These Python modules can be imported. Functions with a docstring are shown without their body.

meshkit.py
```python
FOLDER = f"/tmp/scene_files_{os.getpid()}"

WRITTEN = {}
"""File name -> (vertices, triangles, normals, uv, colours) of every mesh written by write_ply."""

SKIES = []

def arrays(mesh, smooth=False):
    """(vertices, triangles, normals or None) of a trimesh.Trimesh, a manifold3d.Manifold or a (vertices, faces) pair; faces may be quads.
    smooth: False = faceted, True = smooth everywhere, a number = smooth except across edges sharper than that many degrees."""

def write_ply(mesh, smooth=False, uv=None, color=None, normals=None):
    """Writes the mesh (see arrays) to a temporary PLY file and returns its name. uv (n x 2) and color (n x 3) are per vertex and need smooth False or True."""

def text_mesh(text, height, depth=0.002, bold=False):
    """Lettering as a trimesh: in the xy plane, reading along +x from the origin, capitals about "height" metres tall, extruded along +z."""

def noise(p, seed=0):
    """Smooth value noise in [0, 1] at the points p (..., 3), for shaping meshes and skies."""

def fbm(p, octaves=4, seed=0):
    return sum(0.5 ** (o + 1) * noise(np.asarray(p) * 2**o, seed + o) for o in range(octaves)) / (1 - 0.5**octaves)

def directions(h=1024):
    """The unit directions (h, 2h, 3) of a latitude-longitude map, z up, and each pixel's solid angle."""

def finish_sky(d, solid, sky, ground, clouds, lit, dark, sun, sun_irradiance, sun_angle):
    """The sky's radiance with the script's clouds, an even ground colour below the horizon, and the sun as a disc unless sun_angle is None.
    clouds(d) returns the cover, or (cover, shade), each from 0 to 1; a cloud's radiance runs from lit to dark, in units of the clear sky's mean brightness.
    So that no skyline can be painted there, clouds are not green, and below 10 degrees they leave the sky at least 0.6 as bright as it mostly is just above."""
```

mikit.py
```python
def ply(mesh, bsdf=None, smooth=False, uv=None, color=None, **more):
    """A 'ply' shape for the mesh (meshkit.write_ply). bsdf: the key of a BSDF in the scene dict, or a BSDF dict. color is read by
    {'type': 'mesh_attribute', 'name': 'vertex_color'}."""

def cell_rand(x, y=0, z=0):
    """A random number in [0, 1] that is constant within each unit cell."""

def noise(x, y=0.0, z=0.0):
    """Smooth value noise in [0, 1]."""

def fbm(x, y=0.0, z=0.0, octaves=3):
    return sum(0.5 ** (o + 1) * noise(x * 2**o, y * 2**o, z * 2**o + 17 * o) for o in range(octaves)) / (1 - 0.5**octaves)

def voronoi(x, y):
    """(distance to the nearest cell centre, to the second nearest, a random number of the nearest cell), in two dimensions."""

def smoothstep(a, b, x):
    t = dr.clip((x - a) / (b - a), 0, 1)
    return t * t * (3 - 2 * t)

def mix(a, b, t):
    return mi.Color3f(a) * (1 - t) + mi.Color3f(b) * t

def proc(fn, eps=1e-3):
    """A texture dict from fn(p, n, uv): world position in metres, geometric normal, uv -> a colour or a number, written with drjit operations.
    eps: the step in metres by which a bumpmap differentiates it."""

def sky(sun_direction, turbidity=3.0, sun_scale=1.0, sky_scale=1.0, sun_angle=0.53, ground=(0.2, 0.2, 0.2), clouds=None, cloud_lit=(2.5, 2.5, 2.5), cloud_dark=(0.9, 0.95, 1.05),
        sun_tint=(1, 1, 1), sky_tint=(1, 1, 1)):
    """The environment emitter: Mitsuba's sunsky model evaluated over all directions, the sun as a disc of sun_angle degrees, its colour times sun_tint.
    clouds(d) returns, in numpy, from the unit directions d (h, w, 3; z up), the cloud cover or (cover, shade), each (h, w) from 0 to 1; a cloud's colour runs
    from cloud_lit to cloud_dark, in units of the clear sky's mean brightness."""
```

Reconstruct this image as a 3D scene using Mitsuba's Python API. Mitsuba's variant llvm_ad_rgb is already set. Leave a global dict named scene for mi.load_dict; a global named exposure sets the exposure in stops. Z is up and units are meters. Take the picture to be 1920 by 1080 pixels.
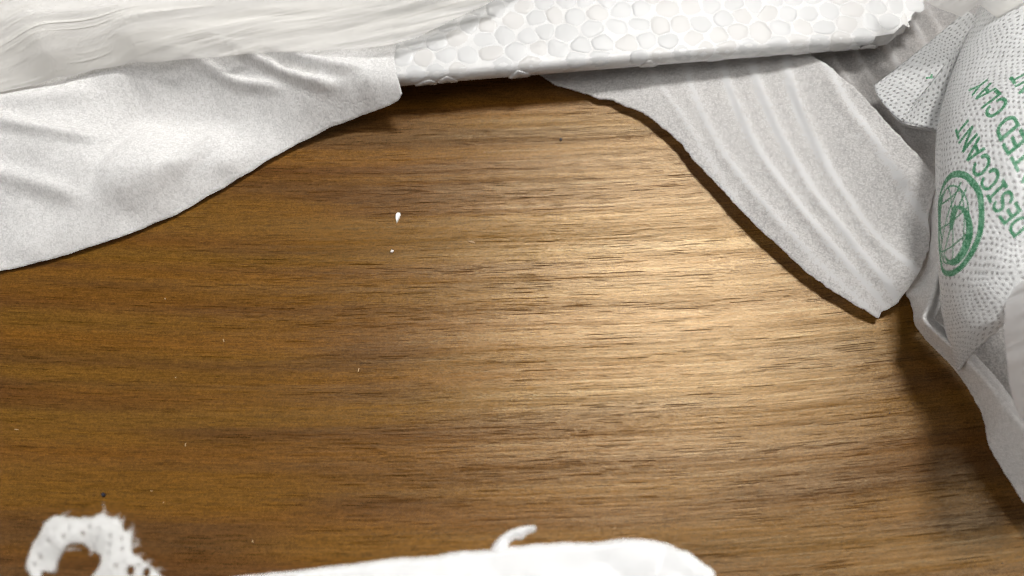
import math
import numpy as np
import drjit as dr
import mitsuba as mi
import trimesh
import manifold3d as m3
import mikit
import meshkit
from mikit import proc, noise, fbm, voronoi, cell_rand, smoothstep, mix
from scipy.interpolate import RBFInterpolator, CubicSpline
from scipy.spatial import Delaunay, Voronoi
from shapely.geometry import Polygon, Point, LineString, MultiPolygon
from shapely import affinity, union_all, contains_xy, distance, points as shp_points

# ---------------------------------------------------------------- camera, light, exposure
CAM_AT = (0.0, -0.0718, 0.1541)
CAM_TO = (0.0, 0.0, 0.0)
FOV = 66.0
exposure = 0.0
T = mi.ScalarTransform4f
scene, labels = {}, {}
scene['camera'] = {'type': 'thinlens', 'fov': FOV, 'fov_axis': 'x', 'near_clip': 0.005, 'far_clip': 20.0,
                   'aperture_radius': 0.0013, 'focus_distance': 0.171,
                   'to_world': T().look_at(origin=list(CAM_AT), target=list(CAM_TO), up=[0, 0, 1])}
# the room's even, bounced light
scene['room_light'] = {'type': 'constant', 'radiance': {'type': 'rgb', 'value': [0.13, 0.13, 0.132]}}


def lamp(key, at, size, power, aim=(0, 0, 0)):
    scene[key] = {'type': 'rectangle', 'to_world': T().look_at(origin=list(at), target=list(aim), up=[0, 1, 0.01]).scale([size[0] / 2, size[1] / 2, 1]),
                  'bsdf': {'type': 'diffuse', 'reflectance': {'type': 'rgb', 'value': 0.8}},
                  'emitter': {'type': 'area', 'radiance': {'type': 'rgb', 'value': [power, power * 0.985, power * 0.955]}}}


lamp('ceiling_lamp', (0.47, 0.97, 2.0), (0.40, 0.40), 78)
labels['ceiling_lamp'] = {'label': 'square ceiling lamp panel above and beyond the wooden panel', 'category': 'ceiling lamp'}
lamp('ceiling_lamp_001', (1.7, 0.6, 1.9), (1.7, 1.7), 2.6)
labels['ceiling_lamp_001'] = {'label': 'second ceiling lamp panel off to the right of the packing', 'category': 'ceiling lamp'}

lamp('ceiling_lamp_002', (-2.0, -0.7, 1.9), (0.9, 0.9), 5.6)
labels['ceiling_lamp_002'] = {'label': 'third ceiling lamp panel off to the left of the wooden panel', 'category': 'ceiling lamp'}

# ---------------------------------------------------------------- materials (lengths in mm inside the functions)


def grain(p):
    x, y = p.x * 1000, p.y * 1000
    w = (noise(x * 0.02, y * 0.05, 3.3) - 0.5) * 5 + (noise(x * 0.06, y * 0.12, 7.1) - 0.5) * 0.9
    return x, y - 0.035 * x - 0.00042 * x * x + w * 0.3


def pores(x, g, pitch, length, keep, seed):
    row = dr.floor(g / pitch)
    a = x / length + cell_rand(row, seed, 1) * 17.0
    cell = dr.floor(a)
    f = a - cell
    r1, r2, r3 = cell_rand(cell, row, seed + 2), cell_rand(cell, row, seed + 3), cell_rand(cell, row, seed + 4)
    l0 = r2 * 0.5
    l1 = l0 + 0.12 + 0.38 * r3
    t = g / pitch - row
    c = 0.35 + 0.3 * r2 + (noise(x * 0.35, row * 3.7, seed) - 0.5) * 0.3
    cross = smoothstep(0.32, 0.05, dr.abs(t - c))
    return dr.select(r1 < keep, 1.0, 0.0) * smoothstep(l0, l0 + 0.06, f) * smoothstep(l1, l1 - 0.06, f) * cross * (0.5 + 0.5 * r3)


def figure(x, g):
    """slow bands of the veneer, 0 = ochre, 1 = purple brown"""
    b = fbm(g * 0.085, x * 0.006, 1.7, octaves=3) * 0.65 + noise(g * 0.42, x * 0.012, 4.2) * 0.35
    return smoothstep(0.36, 0.66, b + (noise(x * 0.035, g * 0.22, 9.0) - 0.5) * 0.25)


def all_pores(x, g, b):
    k = (0.40 + 0.45 * b) * (0.45 + 1.1 * noise(x * 0.02, g * 0.06, 13.0))
    return dr.minimum(1, pores(x, g, 0.46, 17.0, k * 0.85, 11) + pores(x, g + 0.17, 0.34, 12.0, k * 0.8, 23) * 0.8 + pores(x, g, 0.25, 8.0, k * 0.8, 37) * 0.5)


def wood_color(p, n, uv):
    x, g = grain(p)
    b = figure(x, g)
    fib = fbm(g * 2.6, x * 0.07, 2.0, octaves=3) - 0.5
    fine = noise(g * 9, x * 0.55, 5.0) - 0.5
    speck = noise(x * 3.4, g * 5.0, 1.0) - 0.5
    base = mix(mi.Color3f(0.166, 0.077, 0.0115), mi.Color3f(0.110, 0.050, 0.0135), b)
    red = noise(g * 0.25, x * 0.01, 21.0)
    base = mix(base, base * mi.Color3f(1.06, 0.92, 0.85), red)
    k = 1 + 0.36 * fib + 0.46 * fine + 0.50 * speck + 0.30 * (noise(x * 6.5, g * 8.0, 3.0) - 0.5)
    return base * dr.maximum(k, 0.25) * (1 - 0.46 * all_pores(x, g, b))


def lacquer(p, n, uv):
    """the satin lacquer's gloss: amber, broken by the open pores and the grain"""
    x, g = grain(p)
    k = 0.67 - 0.75 * all_pores(x, g, figure(x, g)) + 0.42 * (noise(g * 0.7, x * 0.015, 8.0) - 0.5) + 0.42 * (noise(g * 4.8, x * 0.05, 2.0) - 0.5) + 0.40 * (noise(g * 9, x * 0.2, 5.0) - 0.5) + 0.45 * (noise(x * 4.2, g * 5.2, 6.0) - 0.5)
    return dr.clip(mi.Color3f(1.0, 0.76, 0.48) * k, 0, 1)


def wood_height(p, n, uv):
    x, g = grain(p)
    return 0.006 * noise(x * 4.2, g * 5.2, 6.0) + 0.004 * noise(x * 2.0, g * 2.4, 9.0) + 0.010 * noise(x * 0.05, g * 3.4, 2.0) - 0.008 * all_pores(x, g, figure(x, g))


scene['wood'] = {'type': 'twosided', 'b': {'type': 'bumpmap', 'scale': 0.001, 'tex': proc(wood_height, eps=8e-5), 'b': {
    'type': 'blendbsdf', 'weight': 0.42,
    'tight': {'type': 'roughplastic', 'distribution': 'beckmann', 'alpha': 0.115, 'int_ior': 1.8, 'nonlinear': False, 'diffuse_reflectance': proc(wood_color), 'specular_reflectance': proc(lacquer)},
    'broad': {'type': 'roughplastic', 'distribution': 'beckmann', 'alpha': 0.215, 'int_ior': 1.8, 'nonlinear': False, 'diffuse_reflectance': proc(wood_color), 'specular_reflectance': proc(lacquer)}}}}


def foam_mottle(uv, s=1.0):
    x, y = uv.x, uv.y
    return noise(x * 3.4 * s, y * 3.4 * s, 1.0) * 0.6 + noise(x * 6.3 * s, y * 6.3 * s, 8.0) * 0.4


def foam_color(p, n, uv):
    m = foam_mottle(uv)
    big = fbm(uv.x * 0.09, uv.y * 0.09, 4.0) - 0.5
    return mi.Color3f(0.935, 0.925, 0.912) * (0.79 + 0.40 * m + 0.06 * big)


RIBS = []        # x = a + b y + c y^2 (mm) of the flap's embossed, denser lines, with their strength


def ribbed(lines, base):
    def fn(p, n, uv):
        k = mi.Float(0)
        for a, b, c, w in lines:
            d = uv.x - (a + b * uv.y + c * uv.y * uv.y)
            k = dr.maximum(k, w * dr.exp(-dr.square(d / 0.75)) + 0.35 * w * dr.exp(-dr.square(d / 2.0)))
        return dr.minimum(mi.Color3f(0.94, 0.922, 0.905) * (base + 0.52 * foam_mottle(uv) + 0.30 * k), 0.97)
    return fn


RIBS2 = []       # those of the layer below it


def foam_height(p, n, uv):
    return 0.11 * foam_mottle(uv)


scene['foam_wrap'] = {'type': 'bumpmap', 'scale': 0.001, 'tex': proc(foam_height, eps=6e-5), 'b': {
    'type': 'principledthin', 'base_color': proc(foam_color), 'roughness': 0.22, 'eta': 1.6, 'diff_trans': 0.52, 'spec_trans': 0.0}}

scene['ribbed_foam_wrap'] = {'type': 'bumpmap', 'scale': 0.001, 'tex': proc(foam_height, eps=6e-5), 'b': {
    'type': 'principledthin', 'base_color': proc(ribbed(RIBS, 0.64)), 'roughness': 0.22, 'eta': 1.6, 'diff_trans': 0.95, 'spec_trans': 0.0}}

scene['thin_foam_wrap'] = {'type': 'bumpmap', 'scale': 0.001, 'tex': proc(foam_height, eps=6e-5), 'b': {
    'type': 'principledthin', 'base_color': proc(ribbed(RIBS2, 0.54)), 'roughness': 0.22, 'eta': 1.6, 'diff_trans': 1.3, 'spec_trans': 0.0}}


def eps_color(p, n, uv):
    x, y, z = p.x * 1000, p.y * 1000, p.z * 1000
    m = noise(x * 2.2, y * 2.2, z * 2.2)
    c = noise(x * 0.16, y * 0.2, 3.0)
    return mix(mi.Color3f(0.72, 0.72, 0.715), mi.Color3f(0.70, 0.69, 0.675), c) * (0.96 + 0.08 * m)


def eps_height(p, n, uv):
    x, y, z = p.x * 1000, p.y * 1000, p.z * 1000
    return 0.05 * fbm(x * 0.9, y * 0.9, z * 0.9) + 0.03 * noise(x * 2.4, y * 2.4, z * 2.4)


scene['polystyrene'] = {'type': 'twosided', 'b': {'type': 'bumpmap', 'scale': 0.001, 'tex': proc(eps_height, eps=6e-5), 'b': {
    'type': 'principled', 'base_color': proc(eps_color), 'roughness': 0.42, 'specular': 0.5, 'sheen': 0.2}}}
scene['bright_foam'] = {'type': 'twosided', 'b': {'type': 'bumpmap', 'scale': 0.001, 'tex': proc(eps_height, eps=6e-5), 'b': {
    'type': 'principled', 'base_color': {'type': 'rgb', 'value': [0.86, 0.86, 0.86]}, 'roughness': 0.45, 'specular': 0.5}}}
for name_, c_ in (('bead_tone', (0.64, 0.64, 0.636)), ('bead_tone_warm', (0.635, 0.622, 0.605)), ('bead_tone_grey', (0.615, 0.615, 0.61))):
    scene[name_] = {'type': 'twosided', 'b': {'type': 'bumpmap', 'scale': 0.001, 'tex': proc(eps_height, eps=6e-5), 'b': {
        'type': 'principled', 'base_color': {'type': 'rgb', 'value': list(c_)}, 'roughness': 0.42, 'specular': 0.5}}}


def streaks(uv):
    """lines of stretched, whitened film running up to the right"""
    a, c = uv.x * 0.965 + uv.y * 0.26, uv.y * 0.965 - uv.x * 0.26
    c = c + (noise(a * 0.02, c * 0.06) - 0.5) * 6
    return smoothstep(0.48, 0.85, noise(a * 0.018, c * 0.9, 1.0)) * 0.6 + smoothstep(0.55, 0.85, noise(a * 0.03, c * 2.4, 5.0)) * 0.5 + smoothstep(0.6, 0.9, noise(a * 0.09, c * 5.0, 9.0)) * 0.5


def film_height(p, n, uv):
    return 0.16 * streaks(uv) + 0.06 * noise(uv.x * 0.4, uv.y * 1.2, 4.0)


def film_whitening(p, n, uv):
    return dr.minimum(0.9, 0.20 + 0.75 * streaks(uv))


scene['film'] = {'type': 'mask', 'opacity': proc(film_whitening), 'b': {'type': 'bumpmap', 'scale': 0.001, 'tex': proc(film_height, eps=1e-4), 'b': {
    'type': 'principledthin', 'base_color': {'type': 'rgb', 'value': [0.975, 0.96, 0.925]}, 'roughness': 0.14, 'eta': 1.8, 'diff_trans': 0.5, 'spec_trans': 0.0}}}


def holes(uv):
    """punched dots of the nonwoven on a staggered grid, 1 in a dot"""
    x, y = uv.x, uv.y
    x, y = x + (noise(x * 0.15, y * 0.15, 1.0) - 0.5) * 2.4, y + (noise(x * 0.15, y * 0.15, 7.0) - 0.5) * 2.4
    a = 0.42
    u, v = (x * math.cos(a) - y * math.sin(a)) / 1.18, (x * math.sin(a) + y * math.cos(a)) / 1.02
    r = dr.floor(v)
    u = u + 0.5 * (r - 2 * dr.floor(r / 2))
    c = dr.floor(u)
    jx, jy = (cell_rand(c, r, 1) - 0.5) * 0.25, (cell_rand(c, r, 2) - 0.5) * 0.25
    d = dr.sqrt(dr.square((u - c - 0.5 - jx) * 1.18) + dr.square((v - r - 0.5 - jy) * 1.02))
    size = 0.20 + 0.07 * cell_rand(c, r, 3)
    return smoothstep(size + 0.10, size - 0.08, d) * (0.65 + 0.35 * cell_rand(c, r, 4))


def fibres(uv):
    return noise(uv.x * 3.2 + noise(uv.y * 1.3) * 2, uv.y * 3.0, 2.0) * 0.55 + noise(uv.x * 7, uv.y * 6, 5.0) * 0.45


def bag_color(p, n, uv):
    return mix(mi.Color3f(0.77, 0.775, 0.77) * (0.84 + 0.26 * fibres(uv)), mi.Color3f(0.26, 0.255, 0.25), 0.80 * holes(uv))


def bag_height(p, n, uv):
    return 0.06 * fibres(uv) - 0.22 * holes(uv)


scene['nonwoven'] = {'type': 'twosided', 'b': {'type': 'bumpmap', 'scale': 0.001, 'tex': proc(bag_height, eps=8e-5), 'b': {
    'type': 'principled', 'base_color': proc(bag_color), 'roughness': 0.5, 'specular': 0.4}}}


def ink_color(p, n, uv):
    x, y, z = p.x * 1000, p.y * 1000, p.z * 1000
    m = noise(x * 3.2, y * 3.2, z * 3.2) * 0.6 + noise(x * 7, y * 7, z * 7) * 0.4
    return mix(mi.Color3f(0.030, 0.20, 0.085), mi.Color3f(0.25, 0.47, 0.33), smoothstep(0.34, 0.80, m))


scene['white_tissue'] = {'type': 'bumpmap', 'scale': 0.001, 'tex': proc(foam_height, eps=6e-5), 'b': {
    'type': 'principledthin', 'base_color': {'type': 'rgb', 'value': [0.94, 0.94, 0.93]}, 'roughness': 0.4, 'eta': 1.45, 'diff_trans': 0.7, 'spec_trans': 0.0}}
scene['green_ink'] = {'type': 'twosided', 'b': {'type': 'principled', 'base_color': proc(ink_color), 'roughness': 0.5}}
scene['white_crumb'] = {'type': 'twosided', 'b': {'type': 'principled', 'base_color': {'type': 'rgb', 'value': [0.86, 0.85, 0.83]}, 'roughness': 0.5}}
scene['straw_crumb'] = {'type': 'twosided', 'b': {'type': 'principled', 'base_color': {'type': 'rgb', 'value': [0.45, 0.30, 0.16]}, 'roughness': 0.6}}
scene['dark_crumb'] = {'type': 'twosided', 'b': {'type': 'principled', 'base_color': {'type': 'rgb', 'value': [0.012, 0.012, 0.02]}, 'roughness': 0.5}}

# ---------------------------------------------------------------- mesh helpers (millimetres)


def add(key, v, f, bsdf, uv=None, smooth=True, label=None, cat=None, group=None, kind=None):
    scene[key] = mikit.ply((np.asarray(v, float) * 0.001, np.asarray(f)), bsdf, smooth=smooth, uv=uv)
    say(key, label, cat, group, kind)


def say(key, label=None, cat=None, group=None, kind=None):
    d = {k: x for k, x in (('label', label), ('category', cat), ('group', group), ('kind', kind)) if x}
    if d:
        labels[key] = d


def spaced(p, step, closed=False):
    p = np.asarray(p, float)
    if closed:
        p = np.vstack([p, p[:1]])
    s = np.r_[0, np.cumsum(np.linalg.norm(np.diff(p, axis=0), axis=1))]
    n = max(2, int(round(s[-1] / step)))
    t = np.linspace(0, s[-1], n + 1)
    q = np.stack([np.interp(t, s, p[:, k]) for k in range(p.shape[1])], -1)
    return q[:-1] if closed else q


def curve(p, step):
    """a smooth curve through the points"""
    p = np.asarray(p, float)
    s = np.r_[0, np.cumsum(np.linalg.norm(np.diff(p, axis=0), axis=1))]
    return spaced(CubicSpline(s, p)(np.linspace(0, s[-1], 8 * len(p))), step)


def ridge(p, h, w, taper=0.15):
    """a crease along the line p: height h, half width w, running out at both ends"""
    q = curve(np.asarray(p)[:, :2], 0.8)
    s = np.linspace(0, 1, len(q))
    tp = np.clip(np.minimum(s, 1 - s) / taper, 0, 1)
    from scipy.spatial import cKDTree
    tree = cKDTree(q)

    def fn(xy):
        d, i = tree.query(xy)
        return h * tp[i] * np.exp(-(d / w) ** 2)
    return fn


def flat_noise(xy, s, seed=0, octaves=3):
    return meshkit.fbm(np.c_[np.asarray(xy) * s, np.full(len(xy), 0.37)], octaves, seed) - 0.5


def solid_sheet(v, tri, thick, uv):
    """gives a sheet its thickness; v (n, 3), closed along the free edges"""
    n = np.zeros_like(v)
    fn = np.cross(v[tri[:, 1]] - v[tri[:, 0]], v[tri[:, 2]] - v[tri[:, 0]])
    for k in range(3):
        np.add.at(n, tri[:, k], fn)
    n /= np.linalg.norm(n, axis=1, keepdims=True) + 1e-12
    th = np.broadcast_to(np.asarray(thick, float), (len(v),))[:, None]
    e = np.vstack([tri[:, [0, 1]], tri[:, [1, 2]], tri[:, [2, 0]]])
    key = np.sort(e, axis=1)
    _, inv, cnt = np.unique(key[:, 0].astype(np.int64) * len(v) + key[:, 1], return_inverse=True, return_counts=True)
    free = e[cnt[inv] == 1]
    m = len(v)
    rim = np.vstack([np.c_[free[:, 1], free[:, 0], free[:, 0] + m], np.c_[free[:, 1], free[:, 0] + m, free[:, 1] + m]])
    return np.vstack([v + n * th / 2, v - n * th / 2]), np.vstack([tri, tri[:, ::-1] + m, rim]), np.vstack([uv, uv])


def field_sheet(outline, inner, step=0.8, thick=0.6, extra=(), rag=0.0, seed=0, smoothing=0.3, cut=(), roll=None, height=None):
    """a sheet lying over its plan outline, its height a smooth surface through outline and inner points, plus creases"""
    rnd = np.random.default_rng(seed)
    outline = np.asarray(outline)
    edge = spaced(outline, step * 0.8, closed=True)
    if rag:
        d = np.roll(edge, -1, 0) - np.roll(edge, 1, 0)
        nrm = np.c_[-d[:, 1], d[:, 0]] / (np.linalg.norm(d[:, :2], axis=1, keepdims=True) + 1e-9)
        edge[:, :2] += nrm * (rag * (2.2 * flat_noise(edge[:, :2], 0.35, seed) + 1.6 * flat_noise(edge[:, :2], 1.3, seed + 9))[:, None])
    knots = np.vstack([spaced(outline, 6, closed=True), inner])
    f = RBFInterpolator(knots[:, :2], knots[:, 2], kernel='thin_plate_spline', smoothing=smoothing)
    poly = Polygon(edge[:, :2]).buffer(0)
    rings = [edge[:, :2]]
    for c in cut:
        c = np.asarray(c)[:, :2]
        poly = poly.difference(Polygon(c))
        rings.append(spaced(c, step * 0.5, closed=True))
    x0, y0, x1, y1 = poly.bounds
    gx, gy = np.meshgrid(np.arange(x0, x1, step), np.arange(y0, y1, step * 0.866))
    gx = gx + (np.arange(len(gx)) % 2)[:, None] * step / 2
    g = np.c_[gx.ravel(), gy.ravel()] + rnd.uniform(-0.12, 0.12, (gx.size, 2)) * step
    inside = poly.buffer(-0.45 * step)
    g = g[contains_xy(inside, g[:, 0], g[:, 1])]
    xy = np.vstack(rings + [g])
    tri = Delaunay(xy).simplices
    c = xy[tri].mean(1)
    tri = tri[contains_xy(poly, c[:, 0], c[:, 1])]
    a = xy[tri]
    area = (a[:, 1, 0] - a[:, 0, 0]) * (a[:, 2, 1] - a[:, 0, 1]) - (a[:, 2, 0] - a[:, 0, 0]) * (a[:, 1, 1] - a[:, 0, 1])
    tri[area < 0] = tri[area < 0][:, ::-1]
    tri = tri[np.abs(area) > 1e-7]
    used = np.unique(tri)
    back = np.full(len(xy), -1)
    back[used] = np.arange(len(used))
    xy, tri = xy[used], back[tri]
    z = f(xy)
    for e in extra:
        z = z + e(xy)
    if height is not None:
        z = height(xy, z, poly)
    return solid_sheet(np.c_[xy, z], tri, thick, xy.copy())


def loft(rows, ns, nt, thick=0.5, disp=None):
    """a sheet through rows of points (r, c, 3)"""
    rows = [curve(r, 0.5) if len(r) > 2 else np.asarray(r, float) for r in rows]
    rows = np.array([np.stack([np.interp(np.linspace(0, 1, ns), np.linspace(0, 1, len(r)), r[:, k]) for k in range(3)], -1) for r in rows])
    t = np.linspace(0, 1, len(rows))
    q = CubicSpline(t, rows, axis=0)(np.linspace(0, 1, nt)) if len(rows) > 2 else rows[0] + (rows[1] - rows[0]) * np.linspace(0, 1, nt)[:, None, None]
    if disp is not None:
        q = q + disp(q.reshape(-1, 3)).reshape(q.shape)
    ds = np.linalg.norm(np.diff(q, axis=1, prepend=q[:, :1]), axis=2).cumsum(1)
    dt = np.linalg.norm(np.diff(q, axis=0, prepend=q[:1]), axis=2).cumsum(0)
    return q, np.stack([ds, dt], -1)


def grid_faces(nt, ns):
    i, j = np.meshgrid(np.arange(nt - 1), np.arange(ns - 1), indexing='ij')
    a = i * ns + j
    return np.vstack([np.c_[a.ravel(), (a + 1).ravel(), (a + ns + 1).ravel()], np.c_[a.ravel(), (a + ns + 1).ravel(), (a + ns).ravel()]])


def pillow(outline, z0, z1, r, step=0.6, seed=0, rag=0.0, bump=None, cut=(), grow=0.0):
    """a body standing on z0 with a top at z1 that rounds down towards its outline over the distance r"""
    def height(xy, z, poly):
        d = distance(poly.boundary, shp_points(xy))
        k = np.clip(d / r, 0, 1)
        top = z1(xy) if callable(z1) else z1
        low = z0(xy) if callable(z0) else z0
        out = low + (top - low) * np.sqrt(np.maximum(0, 1 - (1 - k) ** 2))
        return out + (bump(xy) * np.minimum(1, k * 1.5) if bump else 0)
    o = np.asarray(outline)
    if grow:
        g = np.array(Polygon(o[:, :2]).buffer(grow).exterior.coords)[:-1]
        o = np.c_[g, np.full(len(g), o[0, 2])]
    v, f, uv = field_sheet(o, np.zeros((0, 3)), step, 0.0, rag=rag, seed=seed, height=height, cut=cut)
    m = len(v) // 2
    low = z0(v[m:, :2]) if callable(z0) else z0
    v[m:, 2] = np.minimum(v[m:, 2], low) - 0.15
    return v, f, uv


# ---------------------------------------------------------------- the wooden panel everything lies on
top = np.array([[-200, -150, 0], [220, -150, 0], [220, 180, 0], [-200, 180, 0]], float)
bev = 1.2
tv = np.vstack([top + np.array([[bev, bev, 0], [-bev, bev, 0], [-bev, -bev, 0], [bev, -bev, 0]]), top - [0, 0, bev], top - [0, 0, 18]])
tf = [[0, 1, 2], [0, 2, 3]]
for k in range(4):
    n_ = (k + 1) % 4
    for o_ in (0, 4):
        tf += [[o_ + 4 + k, o_ + 4 + n_, o_ + n_], [o_ + 4 + k, o_ + n_, o_ + k]]
tf += [[8, 10, 9], [8, 11, 10]]
add('wooden_panel', tv, np.array(tf), 'wood', uv=np.c_[tv[:, 1], tv[:, 0]] * 0.001, smooth=False,
    label='brown wood veneer panel with satin lacquer under all the packing', cat='wood panel')

# ---------------------------------------------------------------- polystyrene slab with its beads
e0, e1 = np.array([[-26.09,48.91,5.80],[87.42,60.32,6.00]])
B_U = (e1 - e0) / np.linalg.norm(e1 - e0)
B_V = np.cross([0, 0, 1.0], B_U)
B_V /= np.linalg.norm(B_V)
B_N = np.cross(B_U, B_V)
R_EDGE, TILT = 2.0, 0.10
# profile of the slab's front: from underneath, round the edge, over the top; arc length -> (v, n)
ang = np.linspace(-math.pi / 2, math.pi / 2 + math.atan(TILT), 40)
prof = np.c_[R_EDGE * (1 - np.cos(ang)), R_EDGE * (1 + np.sin(ang))]
prof[:, 0] *= 0.75
prof = np.vstack([[[8.0, 0.0]], prof, prof[-1] + np.array([[1, TILT]]) * np.array([[20.0], [46.0]])])
parc = np.r_[0, np.cumsum(np.linalg.norm(np.diff(prof, axis=0), axis=1))]
S_FRONT = np.interp(0, prof[:21, 0][::-1], parc[:21][::-1])


def board_point(u, s, h=0.0):
    u, s = np.asarray(u, float), np.asarray(s, float)
    v, n = np.interp(s, parc, prof[:, 0]), np.interp(s, parc, prof[:, 1])
    dv, dn = np.interp(s + 0.3, parc, prof[:, 0]) - np.interp(s - 0.3, parc, prof[:, 0]), np.interp(s + 0.3, parc, prof[:, 1]) - np.interp(s - 0.3, parc, prof[:, 1])
    l = np.sqrt(dv ** 2 + dn ** 2) + 1e-9
    v, n = v - h * dn / l, n + h * dv / l
    return e0 + u[..., None] * B_U + v[..., None] * B_V + n[..., None] * B_N


rnd = np.random.default_rng(7)
end_line = np.array([[83.20,61.10,4.00],[87.94,60.88,5.00],[90.35,61.32,8.00],[93.31,64.20,9.00],[94.00,65.04,9.00],[96.14,66.04,9.00],[96.09,67.05,9.00],[98.62,69.76,9.00],[101.14,73.55,9.00],[104.02,78.81,9.00],[107.25,86.03,9.00]])
eu, ev = (end_line - e0) @ B_U, (end_line - e0) @ B_V


def end_at(v):
    return np.interp(v, ev, eu)


U0 = -32.0
# core slab, a little inside the beads
nu = 150
us = np.linspace(0, 1, nu)
ss = np.r_[np.linspace(0.5, S_FRONT + 8, 26), np.linspace(S_FRONT + 10, parc[-1], 20)]
SS, UU = np.meshgrid(ss, us, indexing='ij')
vv = np.interp(SS, parc, prof[:, 0])
core = board_point(U0 + UU * (end_at(vv) - 0.5 - U0), SS, -0.02)
nS = len(ss)
cv, cf = core.reshape(-1, 3), grid_faces(nS, nu)
# close it: a bottom sheet from the underside's start to the slab's back, and the two ends
low = core[:, :, :].copy()
low = low - ((low - e0) @ B_N)[..., None] * B_N + B_N * 0.15
m_ = len(cv)
cv = np.vstack([cv, low.reshape(-1, 3)])
gf = grid_faces(nS, nu)
rimA = np.vstack([np.c_[np.arange(nS - 1) * nu + c, (np.arange(nS - 1) + 1) * nu + c, np.arange(nS - 1) * nu + c + m_] for c in (0, nu - 1)] +
                 [np.c_[(np.arange(nS - 1) + 1) * nu + c, (np.arange(nS - 1) + 1) * nu + c + m_, np.arange(nS - 1) * nu + c + m_] for c in (0, nu - 1)])
cf = np.vstack([cf, rimA])
add('foam_board', cv, cf, 'polystyrene', smooth=40, label='white polystyrene foam board of coarse pressed beads along the top of the picture', cat='foam board')

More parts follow.
